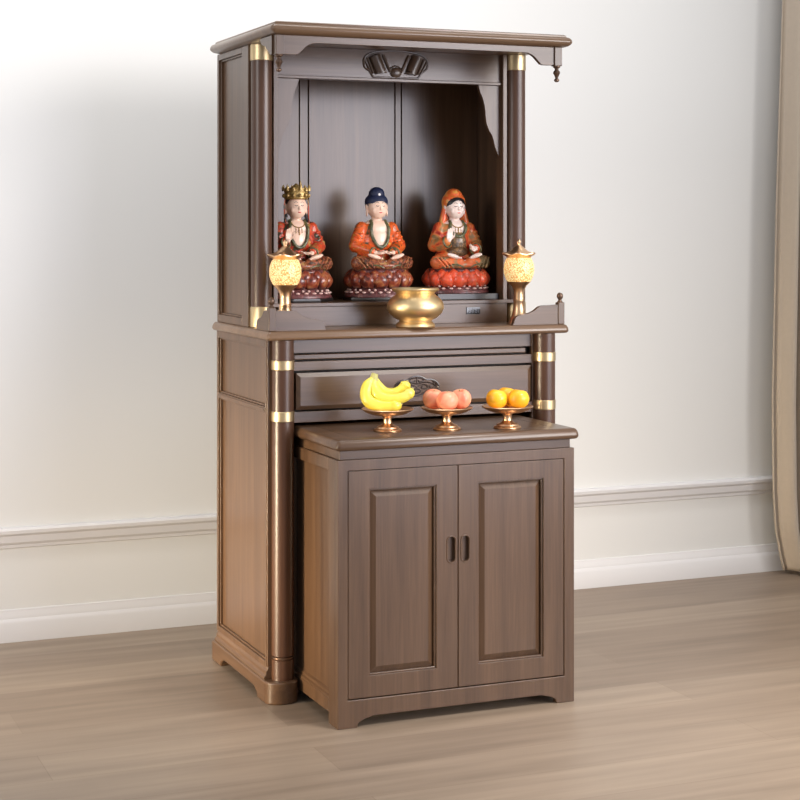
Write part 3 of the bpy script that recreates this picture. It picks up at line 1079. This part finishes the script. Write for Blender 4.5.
def statue(kind, loc, label, robe_mat, leg_mat, lotus_mat, tier_mat, skin):
    t = empty('seated_statue', loc, label, 'statue', 'seated statues in the niche')
    ky = 0.86
    # --- base: plinth, lower tier, petals
    if kind == 'hood':
        local('plinth', boxes((-0.098, 0.098, -0.088, 0.088, 0, 0.018)), PLINTH, t, 35, 0.002)
        zb = 0.018
    else:
        local('plinth', lathe(bmesh.new(), [(0.104, 0), (0.105, 0.003), (0.104, 0.010), (0.100, 0.011)], (0, 0, 0), 8, 1, ky, pi / 8), PLINTH, t, 35, 0.001)
        zb = 0.010
    lot = local('lotus_seat', lathe(bmesh.new(), [(0.099, zb), (0.100, zb + 0.004), (0.094, zb + 0.012), (0.084, zb + 0.020), (0.080, 0.042), (0.080, 0.052), (0.083, 0.070), (0.085, 0.083), (0.080, 0.090), (0.0, 0.090)], (0, 0, 0), 56, 1, ky), tier_mat, t)
    tr = bmesh.new()
    for k in range(24):
        a = 2 * pi * k / 24
        ell(tr, (0.093 * cos(a), ky * 0.093 * sin(a), zb + 0.014), (0.0062, 0.0050, 0.0030))
        if k % 2 == 0:
            for q in (-1, 1):
                aa = a + q * 0.10
                ell(tr, (0.089 * cos(aa), ky * 0.089 * sin(aa), zb + 0.0205), (0.0040, 0.0035, 0.0032))
    local('pearl_scallops', tr, PEARL, lot)
    pm = bmesh.new()
    zt = 0.036
    for k in range(14):
        a = 2 * pi * k / 14
        petal(pm, a, 0.084, zt, 0.0215, 0.046, 0.020, ky)
        petal(pm, a + pi / 14, 0.080, zt + 0.012, 0.020, 0.041, 0.018, ky)
    po = local('petals', pm, lotus_mat, lot)
    sm = po.modifiers.new('sol', 'SOLIDIFY')
    sm.thickness = 0.003
    # --- body: one continuous figure
    H = 0.268
    b = bmesh.new()
    hy = 0.008
    ell(b, (0, hy, H), (0.0300, 0.0300, 0.034))
    ell(b, (0, hy - 0.010, H - 0.012), (0.0245, 0.021, 0.022))
    ell(b, (0, hy - 0.014, H - 0.026), (0.010, 0.011, 0.008))
    for s in (-1, 1):
        ell(b, (s * 0.0140, hy - 0.019, H - 0.011), (0.0095, 0.008, 0.010))
        ell(b, (s * 0.0310, hy + 0.004, H + 0.000), (0.0035, 0.007, 0.010))
        ell(b, (s * 0.0310, hy + 0.002, H - 0.016), (0.003, 0.0045, 0.012))
    capsule(b, (0, hy - 0.0275, H + 0.006), (0, hy - 0.0315, H - 0.007), 0.0020, 0.0032, 5)
    capsule(b, (0, hy + 0.004, H - 0.02), (0, 0.012, 0.222), 0.0155, 0.017, 4)
    ell(b, (0, 0.012, 0.203), (0.050, 0.029, 0.030))
    ell(b, (0, 0.008, 0.170), (0.040, 0.030, 0.050))
    ell(b, (0, 0.012, 0.125), (0.046, 0.036, 0.030))
    for s in (-1, 1):
        capsule(b, (s * 0.048, 0.014, 0.210), (s * 0.064, 0.010, 0.160), 0.015, 0.012)
        capsule(b, (s * 0.030, 0.010, 0.112), (s * 0.070, -0.035, 0.104), 0.020, 0.016)
        capsule(b, (s * 0.070, -0.035, 0.104), (-s * 0.010, -0.062, 0.104), 0.015, 0.010)
        # upturned soles
    for s in (-1, 1):
        ell(b, (s * 0.036, -0.062, 0.126), (0.021, 0.009, 0.0065), (s * -0.30, 'Y'))
        for q in range(5):
            ell(b, (s * (0.018 - 0.0005 * q), -0.055 - 0.004 * q, 0.120), (0.0035, 0.0024, 0.003))
    lap_z = 0.136
    if kind == 'bun':
        arms = {-1: 'lap', 1: 'lap'}
    elif kind == 'crown':
        arms = {-1: 'up', 1: 'lap'}
    else:
        arms = {-1: 'up', 1: 'hold'}
    W = {}
    for s in (-1, 1):
        el = Vector((s * 0.068, 0.006, 0.155))
        if arms[s] == 'lap':
            w = Vector((s * 0.027, -0.048, lap_z))
            capsule(b, el, w, 0.012, 0.0075)
            hand(b, w, (-s, -0.12, -0.02), (0, -0.25, 1), s, 0.032, 0.35)
        elif arms[s] == 'up':
            w = Vector((s * 0.043, -0.046, 0.172))
            capsule(b, el, w, 0.012, 0.0072)
            hand(b, w, (0.10, -0.05, 1), (0, -1, 0), s, 0.034, 0.25)
        else:
            w = Vector((s * 0.040, -0.050, 0.147))
            capsule(b, el, w, 0.012, 0.0072)
            hand(b, w, (-s, -0.25, 0.1), (-0.1, -0.8, 0.6), s, 0.030, 0.9)
        W[s] = (el, w)
    body, bv = remeshed('body', b, 0.0012, skin, t, 2)
    face(body, bv, H, hy)
    # --- robe over torso, arms and legs
    r = bmesh.new()
    ell(r, (0, 0.014, 0.199), (0.056, 0.034, 0.032))
    ell(r, (0, 0.011, 0.166), (0.049, 0.036, 0.050))
    ell(r, (0, 0.014, 0.122), (0.060, 0.042, 0.034))
    for s in (-1, 1):
        capsule(r, (s * 0.046, 0.014, 0.206), (s * 0.066, 0.009, 0.158), 0.0205, 0.0205)
        el, w = W[s]
        m = el.lerp(w, 0.80)
        capsule(r, el, m, 0.0195, 0.0150)
        # hanging sleeve
        capsule(r, el.lerp(w, 0.3) + Vector((0, 0, -0.010)), m + Vector((s * 0.004, 0.004, -0.012)), 0.014, 0.012, 5)
        for q in range(3):   # sleeve folds
            p = el.lerp(Vector((s * 0.048, 0.014, 0.206)), 0.15 + 0.28 * q)
            tube(r, [p + Vector((s * 0.019 * cos(a) - 0.002 * s, -0.020 * sin(a), 0.006 * sin(2 * a))) for a in [0.1 + 0.28 * k for k in range(6)]], 0.0032, 6)

    def openf(c, n):
        if kind == 'hood':
            return c.y < 0.0 and (c.x / 0.024) ** 2 + ((c.z - 0.213) / 0.030) ** 2 < 1
        if c.z > 0.205:
            return c.y < 0.02 and abs(c.x) < 0.0265
        return c.y < 0.0 and (c.x / 0.0265) ** 2 + ((c.z - 0.205) / 0.052) ** 2 < 1
    robe, rv = remeshed('robe', r, 0.0018, robe_mat, t, 3, openf)
    if kind != 'hood':
        cz, rx, rz = 0.205, 0.0275, 0.053
    else:
        cz, rx, rz = 0.213, 0.025, 0.031
    cl = bmesh.new()
    path = [onto(rv, sx * rx * 0.8, 0.230 - 0.004 * i, 0.001) for sx in (-1,) for i in range(3)]
    path += [onto(rv, -rx * cos(a), cz - rz * sin(a), 0.001) for a in [pi * k / 20 for k in range(21)]]
    path += [onto(rv, rx * 0.8, 0.222 + 0.004 * i, 0.001) for i in range(3)]
    path = [p for p in path if abs(p.y) > 1e-9]
    tube(cl, path, 0.0050, 8)
    local('collar', cl, GREENTRIM, robe)
    # cuffs
    for s in (-1, 1):
        cf = bmesh.new()
        el, w = W[s]
        a = el.lerp(w, 0.86)
        d = (w - el).normalized()
        u = d.orthogonal().normalized()
        v = d.cross(u)
        tube(cf, [a + (u * cos(q) + v * sin(q)) * 0.0155 + Vector((0, 0, -0.003)) for q in [2 * pi * k / 20 for k in range(20)]], 0.0030, 8, closed=True)
        local('cuff', cf, GREENTRIM, robe)
    # crossed legs under cloth
    g = bmesh.new()
    for s in (-1, 1):
        capsule(g, (s * 0.032, 0.016, 0.110), (s * 0.074, -0.030, 0.107), 0.026, 0.0215)
        capsule(g, (s * 0.074, -0.030, 0.107), (s * 0.016, -0.060, 0.105), 0.0215, 0.0165)
        for q in range(3):
            tube(g, [(s * (0.084 - 0.012 * q - 0.020 * k / 5), -0.050 - 0.004 * k - 0.002 * q, 0.122 - 0.006 * k) for k in range(6)], 0.0028, 6)
    ell(g, (0, -0.045, 0.100), (0.055, 0.036, 0.014))
    ell(g, (0, 0.015, 0.105), (0.066, 0.045, 0.022))
    legs, gv = remeshed('leg_drapery', g, 0.0018, leg_mat, t, 3)
    fold = bmesh.new()
    for s in (-1, 1):
        tube(fold, [onto(gv, s * (0.012 + 0.010 * k), 0.094 + 0.0012 * k * (5 - k), 0.0) for k in range(8)], 0.0024, 6)
    local('hem_trim', fold, GREENTRIM, legs)
    # --- heads
    if kind == 'bun':
        h = bmesh.new()
        ell(h, (0, hy + 0.006, H + 0.014), (0.0345, 0.0325, 0.0280))
        ell(h, (0, hy + 0.004, H + 0.038), (0.0235, 0.0230, 0.0200))
        hair, hv = remeshed('hair', h, 0.0018, NAVY, t, 2, lambda c, n: c.z < H + 0.0105 and c.y < hy - 0.006)
        local('hair_jewel', (lambda bb: (ell(bb, onto(hv, 0, H + 0.036, -0.0005), (0.0040, 0.0028, 0.0040)), bb)[1])(bmesh.new()), plain('white_jewel', (0.9, 0.85, 0.85), 0.2), hair)
    elif kind == 'crown':
        h = bmesh.new()
        ell(h, (0, hy + 0.008, H + 0.010), (0.0325, 0.0280, 0.0285))
        for s in (-1, 1):
            capsule(h, (s * 0.027, hy + 0.010, H + 0.01), (s * 0.032, 0.006, 0.225), 0.006, 0.0055)
        remeshed('hair', h, 0.002, BLACKH, t, 1, lambda c, n: c.y < hy - 0.012)
        c = bmesh.new()
        lathe(c, [(0.0305, 0.0), (0.0335, 0.002), (0.0335, 0.007), (0.0320, 0.009), (0.034, 0.020), (0.036, 0.032), (0.0335, 0.032), (0.0315, 0.018), (0.0305, 0.008)], (0, hy, H + 0.020), 40, 1, 1.0)
        for k in range(12):
            a = 2 * pi * k / 12 - pi / 2
            big = 1.0 if k % 2 == 0 else 0.65
            if k == 0:
                big = 1.55
            p = Vector((0.0362 * cos(a), hy + 0.0362 * sin(a), H + 0.044))
            tube(c, [p, p + Vector((0.0015 * cos(a), 0.0015 * sin(a), 0.010 * big)), p + Vector((0.0005 * cos(a), 0.0005 * sin(a), 0.018 * big))], [0.0052, 0.0046, 0.0008], 8)
            ell(c, p + Vector((0, 0, -0.013)), (0.0050, 0.0050, 0.0060))
        lathe(c, [(0.020, 0), (0.018, 0.008), (0.010, 0.014), (0.004, 0.020), (0, 0.022)], (0, hy, H + 0.044), 20)
        cr_ = local('crown', c, GOLDP, t)
        for s in (-1, 1):
            rb = bmesh.new()
            tube(rb, [(s * 0.0345, hy - 0.002, H + 0.020), (s * 0.0365, hy - 0.002, H + 0.0), (s * 0.036, hy - 0.004, H - 0.030), (s * 0.034, -0.008, 0.215)], [0.0014, 0.0017, 0.0017, 0.0014], 8)
            local('ribbon', rb, robe_mat, cr_)
    else:
        h = bmesh.new()
        ell(h, (0, hy + 0.003, H + 0.010), (0.0320, 0.0310, 0.0300))
        ell(h, (0, hy + 0.008, H + 0.030), (0.022, 0.022, 0.018))
        remeshed('hair', h, 0.002, BLACKH, t, 1, lambda c, n: c.y < hy + 0.0 and (c.x / 0.0245) ** 2 + ((c.z - (H - 0.010)) / 0.030) ** 2 < 1)
        h = bmesh.new()
        ell(h, (0, hy + 0.010, H + 0.014), (0.0360, 0.0340, 0.0350))
        ell(h, (0, hy + 0.010, H + 0.030), (0.0270, 0.0280, 0.0260))
        for s in (-1, 1):
            capsule(h, (s * 0.027, hy + 0.008, H), (s * 0.040, 0.014, 0.214), 0.0100, 0.0110)
        capsule(h, (0, hy + 0.022, H), (0, 0.030, 0.205), 0.028, 0.030)
        hood, hv = remeshed('hood', h, 0.002, painted('hood_paint', [(0.32, (0.55, 0.13, 0.02)), (0.5, (0.78, 0.12, 0.03)), (0.62, (0.75, 0.30, 0.06)), (0.8, (0.45, 0.33, 0.10))], 26, 5.1), t, 2,
                            lambda c, n: c.y < hy + 0.004 and (c.x / 0.0280) ** 2 + ((c.z - (H - 0.012)) / 0.036) ** 2 < 1)
        ap = bmesh.new()
        ell(ap, (0, 0.012, 0.166), (0.043, 0.0395, 0.044))
        ell(ap, (0, 0.002, 0.138), (0.038, 0.0385, 0.022))
        remeshed('apron', ap, 0.002, painted('apron_paint', [(0.35, (0.07, 0.045, 0.025)), (0.55, (0.20, 0.12, 0.06)), (0.75, (0.45, 0.22, 0.07))], 110, 2.2), t, 2)
    if kind != 'bun':
        nk = bmesh.new()
        for k in range(15):
            a = pi * k / 14
            p = onto(bv, 0.019 * cos(a), 0.222 - 0.013 * sin(a), 0.0008)
            ell(nk, p, (0.0019, 0.0019, 0.0019))
        for k in range(4):
            ell(nk, onto(bv, 0, 0.205 - 0.005 * k, 0.001), (0.0024, 0.002, 0.0026))
            for s in (-1, 1):
                ell(nk, onto(bv, s * 0.009, 0.208 - 0.0045 * k, 0.001), (0.0016, 0.0014, 0.0019))
        local('necklace', nk, BEADM, body)
    return t


ROBE1 = painted('robe_crimson', [(0.37, (0.05, 0.045, 0.02)), (0.42, (0.42, 0.04, 0.02)), (0.53, (0.66, 0.08, 0.02)), (0.60, (0.36, 0.05, 0.03)), (0.66, (0.5, 0.3, 0.08))], 44, 0.4)
ROBE2 = painted('robe_vermilion', [(0.37, (0.06, 0.06, 0.02)), (0.42, (0.60, 0.10, 0.02)), (0.52, (0.84, 0.14, 0.02)), (0.60, (0.62, 0.06, 0.02)), (0.66, (0.7, 0.34, 0.06))], 38, 2.9)
ROBE3 = painted('robe_orange', [(0.38, (0.46, 0.04, 0.02)), (0.47, (0.72, 0.13, 0.03)), (0.57, (0.62, 0.22, 0.06)), (0.66, (0.32, 0.20, 0.08))], 30, 7.7)
LEG1 = painted('leg_brown', [(0.38, (0.06, 0.03, 0.015)), (0.47, (0.24, 0.06, 0.025)), (0.57, (0.36, 0.10, 0.04)), (0.66, (0.44, 0.27, 0.10))], 95, 3.0)
LEG3 = painted('leg_mixed', [(0.40, (0.22, 0.16, 0.08)), (0.49, (0.38, 0.22, 0.10)), (0.54, (0.74, 0.14, 0.04)), (0.80, (0.70, 0.26, 0.08))], 17, 1.9)
LOT1 = painted('lotus_maroon', [(0.34, (0.07, 0.015, 0.010)), (0.48, (0.22, 0.035, 0.018)), (0.60, (0.34, 0.09, 0.035)), (0.80, (0.50, 0.30, 0.12))], 42, 4.4, 0.28)
LOT3 = painted('lotus_coral', [(0.36, (0.55, 0.10, 0.05)), (0.52, (0.88, 0.09, 0.03)), (0.66, (0.82, 0.16, 0.07)), (0.84, (0.50, 0.36, 0.22))], 30, 9.1)
TIER = painted('tier_maroon', [(0.35, (0.06, 0.02, 0.02)), (0.6, (0.20, 0.06, 0.06)), (0.8, (0.42, 0.2, 0.12))], 80, 1.1)

SZ = 1.046
statue('crown', (0.193, 0.300, SZ), 'painted seated statue wearing a tall gold crown and crimson robe, on a maroon lotus', ROBE1, LEG1, LOT1, TIER, SKIN)
statue('bun', (0.440, 0.300, SZ), 'painted seated statue with navy blue hair and bare chest, both hands in its lap', ROBE2, LEG1, LOT1, TIER, SKIN)
statue('hood', (0.687, 0.300, SZ), 'painted seated statue with an orange hood on a coral red lotus and black square plinth', ROBE3, LEG3, LOT3, TIER, SKIN2)

# ------------------------------------------------------------------ curtain at the right edge
cm = bmesh.new()
edge = [(2.9, 2.262), (2.07, 2.239), (1.35, 2.213), (0.635, 2.196), (0.30, 2.200), (0.167, 2.209), (0.06, 2.232), (0.016, 2.245)]


def left_edge(z):
    for (z1, a), (z0, b_) in zip(edge, edge[1:]):
        if z0 <= z <= z1:
            return b_ + (a - b_) * (z - z0) / (z1 - z0)
    return edge[-1][1]


NU, NV = 160, 60
rows = []
for j in range(NV + 1):
    z = 0.016 + (2.9 - 0.016) * (j / NV) ** 1.3
    r = []
    xl = left_edge(z)
    for i in range(NU + 1):
        u = i / NU
        x = xl + (3.15 - xl) * u
        ph = u * 2 * pi * 11
        y = 0.850 + 0.030 * sin(ph + 0.4) + 0.010 * sin(2.3 * ph + 0.7 + 0.25 * z)
        r.append(cm.verts.new((x + 0.008 * cos(ph), y, z)))
    rows.append(r)
for a, b_ in zip(rows, rows[1:]):
    for i in range(NU):
        cm.faces.new((a[i], a[i + 1], b_[i + 1], b_[i]))
cu = obj('curtain', cm, plain('curtain_cloth', (0.50, 0.42, 0.335), 0.85, 0, 0.05, 60, bump=0.15), smooth=80)
s = cu.modifiers.new('sol', 'SOLIDIFY')
s.thickness = 0.004
cu['label'] = 'long beige pleated curtain hanging before the wall at the right edge'
cu['category'] = 'curtain'
